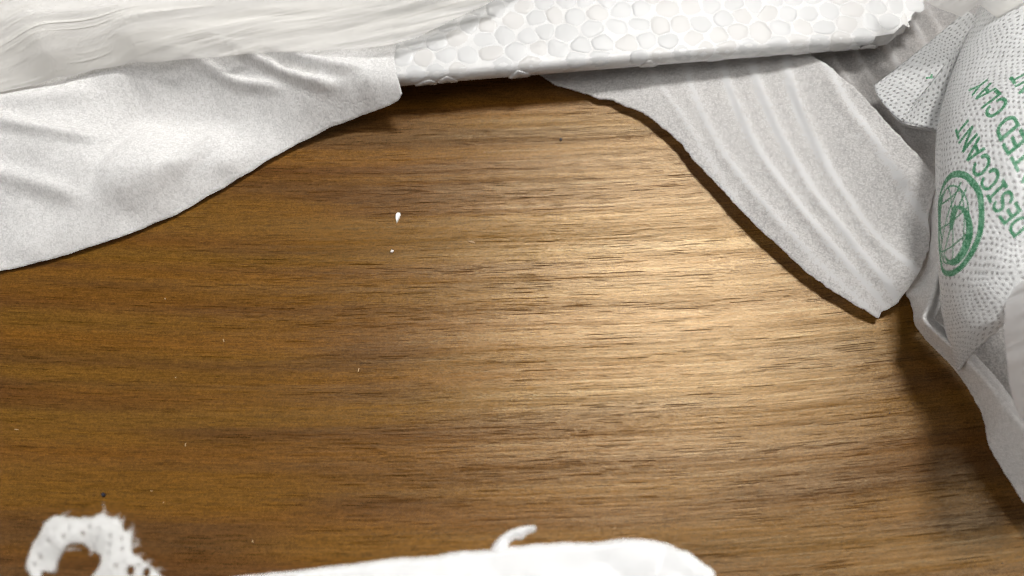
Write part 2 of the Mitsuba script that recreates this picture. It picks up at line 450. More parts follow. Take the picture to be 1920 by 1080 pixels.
# the beads: rounded cells of an uneven packing, each slightly domed and tilted
PITCH = 5.3
pts = []
for j, s in enumerate(np.arange(S_FRONT - 6.5, S_FRONT + 48, PITCH * 0.80)):
    for u in np.arange(U0 - 12, 150, PITCH):
        pts.append((u + (j % 2) * PITCH / 2 + rnd.uniform(-1.15, 1.15), s + rnd.uniform(-0.95, 0.95)))
pts = np.array(pts)
vor = Voronoi(pts)
bead_no = 0
for i, reg in enumerate(vor.point_region):
    reg = vor.regions[reg]
    u, s = pts[i]
    if -1 in reg or not reg or not (S_FRONT - 5.2 < s < S_FRONT + 42):
        continue
    vloc = np.interp(s, parc, prof[:, 0])
    if u < 34 - 1.5 * 0 and vloc > 26:
        continue
    if u < -18 or u > end_at(vloc) + 2.0 or (u < -1.5 and vloc < 9):
        continue
    cell = Polygon(vor.vertices[reg]).buffer(-0.8).buffer(0.72)
    lim = end_at(vloc) - rnd.uniform(-0.5, 0.3)
    cell = cell.intersection(Polygon([(-60, -60), (lim, -60), (lim, 200), (-60, 200)]))
    if cell.is_empty or cell.area < 4 or cell.geom_type != 'Polygon':
        continue
    ring = spaced(np.array(cell.exterior.coords)[:-1], cell.length / 12, closed=True)[:12]
    c = np.array([cell.centroid.x, cell.centroid.y])
    if len(ring) < 12:
        continue
    ring = ring if Polygon(ring).exterior.is_ccw else ring[::-1]
    t = rnd.normal(0, 0.016, 2)
    lift = rnd.uniform(-0.02, 0.04) + (rnd.uniform(-0.2, 0.35) if s < S_FRONT + 1.5 else 0)
    vs = [board_point(*c, 0.06 + lift)]
    for k, h in ((0.66, 0.04), (0.95, 0.0), (1.0, -0.08)):
        q = c + (ring - c) * k
        vs += list(board_point(q[:, 0], q[:, 1], h + (lift if h > -0.05 else 0) + (q - c) @ t * (h > -0.05)))
    fs = [[0, 1 + k, 1 + (k + 1) % 12] for k in range(12)]
    for a in (1, 13):
        for k in range(12):
            n_ = (k + 1) % 12
            fs += [[a + k, a + 12 + k, a + 12 + n_], [a + k, a + 12 + n_, a + n_]]
    key = 'foam_board__bead' + (f'_{bead_no:03d}' if bead_no else '')
    add(key, vs, np.array(fs), ('bead_tone', 'bead_tone_warm', 'bead_tone_grey')[int(rnd.integers(3))], smooth=True)
    bead_no += 1
print('beads', bead_no)

# ---------------------------------------------------------------- foam wrap sheets
OUT = np.array([[-117.84,-0.37,0.80],[-110.95,3.71,0.80],[-104.41,5.26,0.80],[-94.73,8.53,0.80],[-85.03,12.53,0.80],[-75.35,17.84,0.80],[-65.63,24.79,0.90],[-56.82,31.97,1.00],[-49.86,36.75,1.40],[-42.57,40.41,2.20],[-34.98,42.88,3.80],[-28.49,43.94,6.00],[-26.11,44.37,7.40],[-25.27,45.25,8.60],[-25.57,46.27,9.60],[-26.45,49.05,10.70],[-27.30,53.48,11.00],[-27.11,57.26,11.40],[-28.40,64.23,11.60],[-41.59,77.66,11.80],[-86.65,82.76,12.00],[-139.17,82.76,12.00]])
INN = np.array([[-43.96,47.60,10.60],[-56.28,50.61,11.60],[-68.54,51.22,11.80],[-86.31,48.72,12.00],[-103.06,42.66,12.00],[-114.23,39.70,12.00],[-44.16,52.60,12.00],[-36.74,50.18,11.20],[-75.99,41.20,3.60],[-82.91,41.36,5.00],[-66.06,41.04,3.40],[-54.50,40.90,4.60],[-45.79,42.27,5.40],[-78.33,24.72,8.40],[-85.85,21.14,8.20],[-68.85,30.98,5.00],[-101.48,30.42,11.50],[-112.07,26.48,9.50],[-111.60,15.53,5.20],[-97.78,15.65,5.00],[-65.22,29.88,4.50],[-92.96,33.94,9.00],[-33.01,47.76,10.40],[-33.31,53.30,11.20],[-118.67,26.14,10.00],[-120.30,38.18,13.00],[-75.12,22.09,3.40],[-84.91,16.26,2.80],[-94.44,11.56,2.80],[-104.05,7.72,2.60],[-83.40,65.50,12.00],[-119.95,60.58,12.00],[-51.81,65.50,12.00]])
ex = [ridge(np.array([[-95.54,58.74,0.00],[-84.31,56.42,0.00],[-72.83,52.65,0.00],[-65.74,48.63,0.00],[-59.08,47.05,0.00],[-51.23,45.78,0.00]]), 1.5, 1.0), ridge(np.array([[-87.36,60.74,0.00],[-80.93,59.57,0.00],[-69.15,56.75,0.00],[-57.47,51.52,0.00],[-49.59,48.31,0.00],[-43.00,46.73,0.00],[-37.30,47.68,0.00]]), 2.1, 1.1),
      ridge(np.array([[-66.31,57.08,0.00],[-57.49,54.77,0.00],[-48.10,52.49,0.00],[-40.16,50.88,0.00],[-33.70,51.20,0.00]]), 1.6, 1.3), ridge(np.array([[-54.52,51.84,0.00],[-49.17,50.39,0.00],[-43.87,49.11,0.00]]), -1.3, 1.4),
      ridge(np.array([[-125.61,37.14,0.00],[-112.51,35.03,0.00],[-98.15,32.35,0.00],[-89.58,32.94,0.00]]), 1.7, 1.5), ridge(np.array([[-119.88,25.64,0.00],[-104.16,21.38,0.00],[-93.84,18.58,0.00]]), 1.3, 2.0),
      ridge(np.array([[-87.25,49.91,0.00],[-86.32,40.49,0.00],[-89.90,28.53,0.00],[-93.84,18.58,0.00]]), -1.2, 2.4), ridge(np.array([[-118.98,40.49,0.00],[-106.51,41.26,0.00],[-94.25,43.28,0.00]]), 1.4, 2.4),
      ridge(np.array([[-67.88,37.44,0.00],[-70.68,31.46,0.00],[-77.07,25.64,0.00]]), 1.2, 1.6),
      lambda xy: 1.4 * flat_noise(xy, 0.07, 5) + 0.45 * flat_noise(xy, 0.3, 6)]
v, f, uv = field_sheet(OUT, INN, step=0.62, thick=0.35, extra=ex, rag=0.10, seed=3)
add('foam_sheet', v, f, 'foam_wrap', uv=uv, label='crumpled white foam wrap sheet draped at the left over the board end', cat='foam sheet')

# the flap with embossed ridges, right of the middle
OUT = np.array([[6.79,57.06,1.20],[10.37,53.79,1.20],[14.21,52.41,1.30],[18.63,50.72,1.60],[21.14,49.28,1.60],[24.31,49.05,1.70],[27.35,46.83,1.90],[31.03,45.03,2.00],[33.34,42.56,2.20],[35.65,40.19,2.30],[39.03,36.34,2.40],[41.59,31.17,2.60],[45.75,25.08,2.90],[49.81,18.80,2.90],[53.84,13.37,2.90],[58.83,7.43,2.90],[63.80,1.80,2.60],[67.82,-1.74,2.40],[71.85,-4.86,2.20],[75.97,-7.42,1.90],[76.79,-7.78,1.90],[77.48,-6.45,2.20],[79.26,-5.76,2.30],[80.89,-4.80,2.60],[81.07,-4.38,4.40],[81.69,-3.58,5.60],[85.17,1.15,7.00],[87.55,5.70,7.40],[88.55,9.98,8.00],[88.77,13.28,8.60],[89.51,16.22,9.40],[90.78,19.76,11.00],[88.31,26.71,11.00],[83.93,36.33,9.50],[79.35,47.27,8.00],[76.15,53.95,6.40],[72.67,59.91,4.60],[70.42,68.96,3.00],[38.89,70.26,1.60],[6.91,65.27,1.40]])
INN = np.array([[83.65,10.13,5.40],[81.48,17.75,6.00],[86.38,9.46,6.60],[76.27,28.52,6.50],[66.31,37.14,4.60],[55.50,45.82,3.20],[57.57,18.60,4.60],[69.16,11.66,5.00],[74.58,2.84,4.60],[77.29,-1.86,4.00],[76.65,38.35,7.00],[82.51,28.50,8.60],[85.29,21.05,9.40],[79.12,35.10,8.40],[74.80,46.72,6.00],[42.49,41.34,3.00],[80.10,25.24,7.20],[81.34,0.80,6.20],[84.55,20.46,8.20],[86.55,15.87,8.00]])
ribs = [
    (np.array([[42.96,53.14,0.00],[45.82,40.49,0.00],[49.02,30.73,0.00],[53.74,21.10,0.00],[59.46,12.02,0.00],[65.70,4.49,0.00]]), 0.55, 1.3),
    (np.array([[50.93,58.07,0.00],[53.78,45.63,0.00],[55.80,34.43,0.00],[57.75,27.52,0.00],[62.65,16.78,0.00],[68.34,7.76,0.00],[74.22,0.25,0.00]]), 0.8, 1.0),
    (np.array([[58.11,59.74,0.00],[59.79,49.43,0.00],[62.48,34.88,0.00],[64.19,27.08,0.00],[66.32,19.56,0.00],[71.09,12.16,0.00],[75.12,3.84,0.00],[80.00,-2.52,0.00]]), 0.9, 1.0),
    (np.array([[66.04,59.74,0.00],[67.57,46.26,0.00],[69.37,33.39,0.00],[70.88,25.21,0.00],[74.28,16.78,0.00],[78.19,7.76,0.00],[82.62,3.07,0.00],[85.03,1.27,0.00]]), 0.9, 1.0),
    (np.array([[75.01,58.07,0.00],[76.47,43.59,0.00],[80.68,31.90,0.00],[84.21,24.64,0.00],[86.34,17.20,0.00],[87.59,11.75,0.00]]), 0.6, 1.3),
    (np.array([[36.32,51.52,0.00],[40.08,42.81,0.00],[43.69,34.43,0.00]]), 0.4, 1.3),
    (np.array([[80.14,49.91,0.00],[85.48,37.44,0.00],[90.21,29.99,-0.00],[93.50,22.51,0.00]]), 0.7, 1.3),
]
for q_, h_, w_ in ribs:
    c_, b_, a_ = np.polyfit(q_[:, 1], q_[:, 0], 2)
    RIBS.append((float(a_), float(b_), float(c_), h_))
ex = [ridge(*r_) for r_ in ribs] + [lambda xy: 0.5 * flat_noise(xy, 0.09, 15) + 0.3 * flat_noise(xy, 0.4, 16)]
v, f, uv = field_sheet(OUT, INN, step=0.6, thick=0.35, extra=ex, rag=0.34, seed=11)
add('foam_sheet_001', v, f, 'ribbed_foam_wrap', uv=uv, label='translucent foam wrap flap with raised diagonal ridges and a torn lower tip', cat='foam sheet')

# the layer under the bag, and its turned-up rim: a lip beside the flap, then down the right margin
OUT = np.array([[70.97,77.73,1.20],[66.00,62.06,1.20],[68.92,47.22,1.40],[73.87,31.85,1.60],[78.48,17.53,1.80],[85.89,8.03,2.00],[88.53,1.59,2.00],[86.72,-7.10,2.00],[88.52,-10.94,2.00],[93.13,-15.64,2.00],[97.95,-25.60,2.00],[102.52,-32.09,2.00],[111.19,-44.42,2.00],[118.25,-41.42,2.00],[155.94,80.56,2.00],[130.91,88.37,1.60],[103.86,92.16,1.60]])
INN = np.array([[99.36,17.06,2.60],[109.29,31.58,2.00],[96.02,55.08,1.60],[90.51,60.03,1.60],[104.88,66.44,2.00],[94.82,38.89,2.20],[94.92,31.31,2.40],[115.10,-8.72,3.00],[123.07,62.15,3.00],[105.25,-28.99,2.40]])
ribs2 = [(np.array([[75.88,71.76,0.00],[79.53,61.42,0.00],[82.73,49.91,0.00],[86.07,40.49,0.00]]), 0.5, 1.1), (np.array([[81.91,75.30,0.00],[85.14,63.11,0.00],[88.21,51.52,0.00],[91.13,40.49,0.00]]), 0.6, 1.0), (np.array([[90.10,75.30,0.00],[92.97,65.67,0.00],[95.55,55.59,0.00],[98.14,43.59,0.00]]), 0.8, 0.9), (np.array([[98.40,82.56,0.00],[100.65,73.52,0.00],[102.33,65.67,0.00],[104.24,56.42,0.00]]), 0.8, 0.9),
         (np.array([[103.64,84.41,0.00],[106.00,76.20,0.00],[107.40,69.13,0.00],[109.35,61.42,0.00]]), 0.6, 0.9)]
for q_, h_, w_ in ribs2:
    b_, a_ = np.polyfit(q_[:, 1], q_[:, 0], 1)
    RIBS2.append((float(a_), float(b_), 0.0, h_))
ex = [ridge(*r_) for r_ in ribs2] + [lambda xy: 0.4 * flat_noise(xy, 0.09, 25) + 0.3 * flat_noise(xy, 0.4, 26)]
v, f, uv = field_sheet(OUT, INN, step=0.8, thick=0.5, extra=ex, seed=21)
add('foam_sheet_002__under_layer', v, f, 'thin_foam_wrap', uv=uv)
say('foam_sheet_002', 'foam wrap layer under the printed bag, its turned up rim along the lower right', 'foam sheet')
LO = np.array([[91.60,20.75,8.60],[90.78,17.67,7.90],[90.03,14.36,7.20],[89.45,10.39,6.80],[88.20,6.28,6.30],[87.28,3.06,3.40],[83.34,-2.10,2.90],[83.26,-3.96,3.20],[83.31,-7.54,3.60],[83.13,-10.01,3.80],[84.62,-13.46,3.90],[86.68,-16.61,4.00],[88.83,-20.05,4.10],[90.51,-24.30,4.20],[91.69,-28.42,4.20],[91.82,-31.61,4.20],[91.58,-35.37,4.20],[92.51,-38.85,4.20],[93.93,-42.65,4.20],[95.93,-47.35,4.20],[99.54,-55.26,4.20]])
LC = np.array([[90.73,19.98,11.90],[89.29,15.27,13.10],[88.03,10.86,13.60],[87.10,6.73,13.80],[86.30,2.81,13.80],[86.09,-0.80,11.90],[84.16,-5.54,11.90],[83.00,-7.87,11.90],[81.49,-10.58,11.80],[80.68,-12.31,11.60],[82.42,-14.78,11.60],[84.67,-17.77,11.90],[87.01,-20.81,11.90],[88.93,-23.70,11.90],[90.37,-26.32,11.90],[91.54,-28.71,11.90],[92.82,-31.36,11.90],[94.25,-34.08,11.90],[95.69,-36.95,11.90],[97.77,-41.50,11.90],[101.21,-48.97,11.90]])
LI = np.array([[91.58,19.71,11.90],[90.87,15.82,12.20],[89.89,11.57,12.40],[89.06,7.52,12.40],[88.56,3.82,11.90],[90.38,1.54,7.20],[89.04,-3.17,6.80],[88.05,-5.58,6.80],[86.46,-8.28,7.00],[85.29,-10.13,7.20],[87.02,-11.99,7.20],[89.32,-15.12,7.30],[91.55,-18.31,7.40],[93.53,-21.30,7.40],[95.05,-24.24,7.40],[96.15,-26.71,7.40],[97.53,-29.56,7.40],[98.76,-32.47,7.40],[100.31,-35.54,7.40],[102.84,-40.54,7.40],[106.35,-48.25,7.40]])
LD = LI + np.array([1.2, 0.0, 0.0])
LD[:, 2] = 2.4
rows = [CubicSpline(np.arange(len(r_)), r_)(np.linspace(0, len(r_) - 1, 320)) for r_ in (LO, LC, LI, LD)]
rows[0][:, :2] += 0.28 * np.c_[flat_noise(rows[0][:, :2], 0.6, 27), flat_noise(rows[0][:, :2], 0.6, 28)] * 2
from scipy.ndimage import gaussian_filter1d
q = np.stack([gaussian_filter1d(np.stack([np.interp(np.linspace(0, 1, 44), [0, 0.5, 0.68, 1.0], np.array([r_[i] for r_ in rows])[:, k]) for k in range(3)], -1), 0.9, axis=0, mode='nearest') for i in range(320)], 1)
q[..., 2] += 0.5 * flat_noise(q.reshape(-1, 3)[:, :2], 0.25, 29).reshape(q.shape[:2])
ds = np.linalg.norm(np.diff(q, axis=1, prepend=q[:, :1]), axis=2).cumsum(1)
dt = np.linalg.norm(np.diff(q, axis=0, prepend=q[:1]), axis=2).cumsum(0)
v, f, uv = solid_sheet(q.reshape(-1, 3), grid_faces(44, 320), 0.35, np.stack([ds, dt], -1).reshape(-1, 2))
add('foam_sheet_002__turned_rim', v, f, 'foam_wrap', uv=uv)

# ---------------------------------------------------------------- desiccant bag
# axis of the bag's left side (its silhouette), from the bottom corner to the top
AX = np.array([[90.38,-21.37,6.00],[87.67,-17.45,9.00],[86.53,-10.92,11.00],[87.44,-1.10,12.50],[89.56,10.96,13.00],[92.39,24.11,13.00],[94.67,32.43,13.00],[98.47,41.12,13.00],[103.66,51.29,13.50],[108.43,59.85,14.50],[112.04,65.88,15.00],[117.38,74.29,15.00]])
axis = CubicSpline(np.linspace(0, 1, len(AX)), AX)
AXL = np.linalg.norm(np.diff(axis(np.linspace(0, 1, 400)), axis=0), axis=1).sum()
th = np.radians(np.interp(np.linspace(0, 60, 400), [0, 3, 12, 21, 33, 60], [128, 118, 86, 54, 20, -2]))
cs = np.c_[np.r_[0, np.cumsum(np.cos(th[:-1]))], np.r_[0, np.cumsum(np.sin(th[:-1]))]] * (60 / 399)


def bag_point(s, t, h=0.0):
    """s: mm across from the left silhouette (may be a little negative), t: mm along from the bottom"""
    s, t = np.asarray(s, float), np.asarray(t, float)

    def P(s, t):
        a = axis(np.clip(t / AXL, -0.05, 1.05))
        k = np.clip(0.45 + (t - 1) / 16, 0.35, 1.0)
        sx = s + 3.0
        dx, dz = np.interp(sx, np.linspace(0, 60, 400), cs[:, 0]), np.interp(sx, np.linspace(0, 60, 400), cs[:, 1])
        st = np.c_[s.ravel(), t.ravel()]
        wob = (1.8 * flat_noise(st, 0.10, 31) + 0.9 * np.abs(flat_noise(st, 0.17, 32, 2)) * 2).reshape(s.shape)
        return a + np.stack([dx, 0.10 * dx, 0.8 * dz * k - 2.0 * k + wob], -1)
    p = P(s, t)
    if np.any(h):
        a, b = P(s + 0.2, t) - P(s - 0.2, t), P(s, t + 0.2) - P(s, t - 0.2)
        n = np.cross(a, b)
        p = p + n / np.linalg.norm(n, axis=-1, keepdims=True) * np.asarray(h)[..., None]
    return p


sg, tg = np.meshgrid(np.linspace(-3, 40, 90), np.linspace(0, AXL, 170), indexing='xy')
lower = np.interp(sg, [-3, 2, 9, 16, 40], [3.5, 1.5, 0.0, 5.5, 26])       # the bottom edge is cut aslant
tg = lower + (AXL - lower) * (tg / AXL)
bv, bf, buv = solid_sheet(bag_point(sg, tg).reshape(-1, 3), grid_faces(*sg.shape), 0.35, np.c_[sg.ravel(), tg.ravel()])
add('desiccant_bag__front_panel', bv, bf, 'nonwoven', uv=buv)
say('desiccant_bag', 'white perforated nonwoven bag with green printed lettering and round emblem', 'desiccant bag')
q, quv = loft([np.array([[102.66,60.01,19.00],[94.17,54.54,13.00],[84.81,49.02,7.00]]), np.array([[102.94,58.40,20.00],[94.35,50.02,14.60],[84.46,43.12,8.60]]), np.array([[103.21,55.88,21.00],[95.43,46.21,15.50],[87.34,36.84,9.60]])], 60, 40, disp=lambda p: np.c_[np.zeros((len(p), 2)), 0.9 * flat_noise(p[:, :2], 0.18, 41)])
v, f, uv = solid_sheet(q.reshape(-1, 3), grid_faces(40, 60), 0.35, quv.reshape(-1, 2))
add('desiccant_bag__end_flap', v, f, 'nonwoven', uv=uv)
q, quv = loft([np.array([[103.13,55.78,21.10],[95.37,46.12,15.60],[87.28,36.77,9.70]]), np.array([[104.39,54.66,20.00],[98.68,46.10,14.20],[91.01,35.68,9.40]]), np.array([[108.02,55.92,17.00],[103.02,47.54,12.50],[98.92,33.94,9.00]])], 60, 40)
v, f, uv = solid_sheet(q.reshape(-1, 3), grid_faces(40, 60), 0.35, quv.reshape(-1, 2))
add('desiccant_bag__side_gusset', v, f, 'nonwoven', uv=uv + 3)
q, quv = loft([np.array([[84.83,48.95,6.90],[86.09,42.23,7.80],[87.43,36.84,9.40],[91.96,35.46,9.30],[98.99,34.01,8.90]]), np.array([[86.78,46.28,4.60],[88.55,42.27,5.00],[89.79,38.50,6.00],[94.11,37.01,6.00],[100.76,35.24,6.00]])], 60, 12)
v, f, uv = solid_sheet(q.reshape(-1, 3), grid_faces(12, 60), 0.35, quv.reshape(-1, 2))
add('desiccant_bag__seam', v, f, 'nonwoven', uv=uv + 7)


def on_bag(mesh, h=0.20):
    """lays a flat drawing (x, y in mm = s, t on the bag) onto the bag's front"""
    v, f = trimesh.remesh.subdivide_to_size(mesh.vertices, mesh.faces, 0.9)
    m = trimesh.Trimesh(v, f)
    m.merge_vertices()
    return bag_point(m.vertices[:, 0], m.vertices[:, 1], h + m.vertices[:, 2]), m.faces


def inverse(q):
    """(s, t) of the bag's point nearest a point in space, seen on plan"""
    s, t = np.meshgrid(np.linspace(-2, 40, 240), np.linspace(0, AXL, 400))
    d = np.linalg.norm(bag_point(s, t) - q, axis=-1)
    k = np.unravel_index(d.argmin(), d.shape)
    return np.array([s[k], t[k]])


def print_line(key, words, a, b, size):
    """lettering whose base line runs from a to b (s, t)"""
    m = meshkit.text_mesh(words, size, 0.03, bold=True)
    d = np.asarray(b) - np.asarray(a)
    w = m.bounds[1][0] - m.bounds[0][0]
    k = np.linalg.norm(d) / w
    ang = math.atan2(d[1], d[0])
    m.apply_scale([k, 1, 1])
    m.apply_transform(trimesh.transformations.rotation_matrix(ang, [0, 0, 1]))
    m.apply_translation([a[0], a[1], 0])
    v, f = on_bag(m)
    add(key, v, f, 'green_ink', smooth=False)


print_line('desiccant_bag__printed_text', 'DESICCANT', (27.1, 27.2), (15.9, 49.2), 3.5)
print_line('desiccant_bag__printed_text_001', 'ACTIVATED CLAY', (35.9, 21.0), (19.5, 58.9), 3.8)
print_line('desiccant_bag__printed_text_002', 'NT', (30.0, 50.4), (28.0, 56.0), 3.8)


def arc_band(cx, cy, rx, ry, a0, a1, w0, w1, n=60):
    """a stroke along an ellipse's arc, its width growing from w0 to w1 at mid and back"""
    t = np.radians(np.linspace(a0, a1, n))
    w = w0 + (w1 - w0) * np.sin(np.linspace(0, math.pi, n)) ** 1.5
    o = np.c_[cx + (rx + w / 2) * np.cos(t), cy + (ry + w / 2) * np.sin(t)]
    i = np.c_[cx + (rx - w / 2) * np.cos(t), cy + (ry - w / 2) * np.sin(t)]
    return Polygon(np.vstack([o, i[::-1]])).buffer(0)


def stroke(p, w):
    return LineString(p).buffer(w / 2)


R0 = 10.2
mark = [Point(0, 0).buffer(R0, 64).difference(Point(-0.35, 0.1).buffer(R0 - 1.25, 64))]
globe = Point(-1.6, 0.5).buffer(7.6, 48)
mark.append(globe.difference(globe.buffer(-0.35)))
for k in (-0.55, 0.0, 0.55):
    mark.append(stroke([(-1.6 + 7.4 * k + 1.8 * math.cos(a) * (1 if k >= 0 else -1), 0.5 + 7.4 * math.sqrt(1 - k * k) * math.sin(a)) for a in np.linspace(-1.5, 1.5, 30)], 0.32).intersection(globe))
for y in (-4.4, 0.5, 5.2):
    mark.append(stroke([(x, y + 0.5 + 0.02 * (x + 1.6) ** 2) for x in np.linspace(-9, 7, 30)], 0.32).intersection(globe))
mark.append(stroke([(-8.5, -7.5), (6.5, 6.8)], 0.45).intersection(globe.buffer(1)))
mark.append(stroke([(-9, -3.0), (4.5, 8.0)], 0.4).intersection(globe.buffer(1)))
mark.append(arc_band(0.2, -2.0, 5.6, 5.4, -150, 80, 0.5, 2.3))
mark.append(arc_band(-1.5, 2.2, 6.2, 5.6, 100, 215, 0.4, 2.4))
mark.append(affinity.rotate(affinity.scale(Point(0.2, 1.6).buffer(1.0), 1.1, 2.5), -28))
emblem = union_all([m.buffer(0) for m in mark])
emblem = affinity.translate(affinity.scale(emblem, 0.74, 0.86, origin=(0, 0)), 11.5, 32.3)
em = trimesh.util.concatenate([trimesh.creation.extrude_polygon(g, 0.03, engine='earcut') for g in getattr(emblem, 'geoms', [emblem])])
v, f = on_bag(em)
add('desiccant_bag__printed_emblem', v, f, 'green_ink', smooth=False, label='green round globe emblem printed on the bag')
fl = trimesh.util.concatenate([trimesh.creation.extrude_polygon(Polygon(g), 0.04, engine='earcut') for g in ([(-0.9, 0), (1.0, 0.2), (0.6, 0.55), (-0.8, 0.5)], [(0.0, 0.4), (0.5, 0.5), (0.9, 1.3), (0.5, 1.3)])])
fp = np.array([[91.52,42.56,17.00]])[0]
fl.apply_translation(fp)
add('desiccant_bag__printed_text_003', fl.vertices, fl.faces, 'green_ink', smooth=False)

# ---------------------------------------------------------------- plastic film
OUT = np.array([[-122.39,39.01,13.80],[-113.70,41.66,13.80],[-102.67,44.93,13.80],[-93.79,47.96,13.80],[-85.59,49.47,14.00],[-75.82,50.02,14.60],[-65.03,50.77,14.80],[-55.56,52.00,14.80],[-48.49,52.67,14.40],[-39.01,53.83,13.80],[-31.79,54.64,13.60],[-27.18,55.27,13.60],[-23.30,56.80,14.00],[-19.68,58.53,14.20],[-14.84,61.23,14.40],[-9.93,63.78,14.80],[-4.37,67.01,15.20],[3.78,74.42,16.50],[-44.78,75.76,20.00],[-125.95,69.16,26.00]])
INN = np.array([[-112.36,52.19,21.00],[-89.95,54.66,20.00],[-67.52,58.12,18.00],[-44.04,60.03,16.00],[-101.04,47.35,18.00],[-73.26,53.26,16.50],[-43.87,56.20,15.00],[-24.77,62.80,14.80],[-84.34,51.90,18.00],[-57.87,55.92,17.00]])
rr = np.random.default_rng(5)
ex = [lambda xy: 0.5 * flat_noise(xy @ np.array([[0.97, 0.24], [-0.24, 0.97]]).T * [0.16, 1.0], 0.2, 51) + 0.5 * flat_noise(xy @ np.array([[0.97, 0.24], [-0.24, 0.97]]).T * [0.10, 1.0], 0.55, 52)]
for k in range(80):
    a_, l_ = math.radians(rr.uniform(8, 20)), rr.uniform(18, 75)
    c_ = np.array([rr.uniform(-135, 5), rr.uniform(58, 112)])
    d_ = np.array([math.cos(a_), math.sin(a_)]) * l_ / 2
    q_ = np.array([c_ - d_, c_ + rr.normal(0, 0.5, 2), c_ + d_])
    ex.append(ridge(q_, rr.choice([-1, 1, 1]) * rr.uniform(0.3, 0.9), rr.uniform(0.35, 1.0), 0.4))
v, f, uv = field_sheet(OUT, INN, step=0.6, thick=0.12, extra=ex, rag=0.05, seed=31)
add('plastic_film', v, f, 'film', uv=uv, label='crinkled glossy cream tinted plastic film over the board at the top left', cat='plastic film')

OUT = np.array([[89.43,59.77,24.00],[91.54,57.13,24.00],[93.47,54.95,24.50],[95.28,52.94,25.00],[96.37,51.98,26.00],[98.39,53.10,27.00],[100.42,51.42,27.50],[102.93,49.16,28.00],[104.92,47.03,28.40],[106.57,45.40,28.60],[113.81,39.10,29.00],[120.86,64.76,30.00],[89.30,71.36,24.00]])
INN = np.array([[99.01,53.51,29.00],[104.57,49.08,29.00],[96.02,55.52,27.00],[107.39,51.51,31.00]])
ex = [ridge(np.array([[114.96,88.16,0.00],[121.96,82.56,0.00],[126.45,78.54,0.00],[132.22,74.59,0.00],[139.05,70.00,0.00]]), 1.2, 1.0), ridge(np.array([[108.93,86.28,0.00],[115.03,82.56,0.00],[122.88,80.73,0.00],[133.93,80.73,0.00]]), 0.9, 1.3), lambda xy: 0.8 * flat_noise(xy, 0.2, 61)]
v, f, uv = field_sheet(OUT, INN, step=0.6, thick=0.15, extra=ex, seed=33)
add('plastic_film_001', v, f, 'film', uv=uv, label='folded translucent plastic film over the bag top in the upper right corner', cat='plastic film')

# ---------------------------------------------------------------- white pieces close to the lens
OUT = np.array([[97.76,-4.56,26.00],[93.43,-7.84,26.00],[91.20,-9.99,26.00],[88.96,-12.64,26.00],[87.23,-16.28,26.00],[86.07,-20.34,26.00],[85.13,-25.29,26.00],[84.41,-30.08,26.00],[84.30,-33.81,26.00],[84.75,-36.10,26.00],[87.85,-39.25,26.00],[98.39,-39.25,26.00],[109.49,-4.56,26.00]])
v, f, uv = pillow(OUT, 26.0, 40.0, 9.0, step=1.0, seed=41, bump=lambda xy: 0.8 * flat_noise(xy, 0.2, 71))
add('foam_block', v, f, 'bright_foam', smooth=True, label='blurred white foam block at the right margin in front of the bag', cat='foam block')

OUT = np.array([[-47.26,-61.55,26.00],[-38.41,-60.71,26.00],[-32.77,-60.01,26.00],[-26.28,-59.31,26.00],[-18.12,-58.45,26.00],[-11.96,-57.98,26.00],[-7.44,-57.27,26.00],[-4.14,-57.12,26.00],[0.00,-56.72,26.00],[3.32,-56.32,26.00],[8.30,-56.09,26.00],[12.46,-55.93,26.00],[15.80,-55.61,26.00],[19.15,-55.37,26.00],[22.04,-55.61,26.00],[24.09,-56.01,26.00],[25.05,-56.40,26.00],[25.49,-57.04,26.00],[26.48,-57.12,26.00],[27.45,-57.35,26.00],[28.03,-58.14,26.00],[28.98,-58.61,26.00],[29.41,-59.23,26.00],[30.37,-59.39,26.00],[31.19,-60.17,26.00],[31.41,-61.17,26.00],[30.71,-63.83,26.00],[29.28,-69.74,26.00],[-45.90,-69.74,26.00]])
vb = np.random.default_rng(9).uniform([-120, -120], [80, -40], (520, 2))
from scipy.spatial import cKDTree
vbt = cKDTree(vb)


def lumps(xy):
    d, _ = vbt.query(xy)
    right = np.clip((xy[:, 0] - 8) / 20, 0.15, 1)
    return right * 0.6 * (1 - (d / 2.6) ** 2) + 0.5 * flat_noise(xy, 0.25, 81)


v, f, uv = pillow(OUT, 0.3, 28.0, 2.2, step=0.6, seed=43, rag=0.22, bump=lumps, grow=1.5)
add('foam_board_001', v, f, 'bright_foam', smooth=True, label='blurred white polystyrene block with lumpy corner at the bottom middle', cat='foam board')
OUT = np.array([[-3.47,-57.67,26.00],[-3.32,-56.56,26.00],[-2.66,-55.61,26.00],[-1.67,-54.65,26.00],[-0.42,-53.92,26.00],[1.01,-53.44,26.00],[2.52,-53.19,26.00],[3.69,-53.19,26.00],[3.85,-53.84,26.00],[3.18,-54.24,26.00],[2.34,-54.49,26.00],[1.83,-55.05,26.00],[1.17,-55.29,26.00],[0.50,-55.13,26.00],[-0.33,-55.77,26.00],[-0.83,-56.72,26.00],[-0.99,-57.67,26.00]])
v, f, uv = pillow(OUT, 25.0, 27.4, 1.0, step=0.3, seed=45, rag=0.05, bump=lambda xy: 0.35 * flat_noise(xy, 0.9, 82))
add('foam_shred', v, f, 'bright_foam', smooth=True, label='small curled white shred standing off the bottom foam block', cat='foam shred')

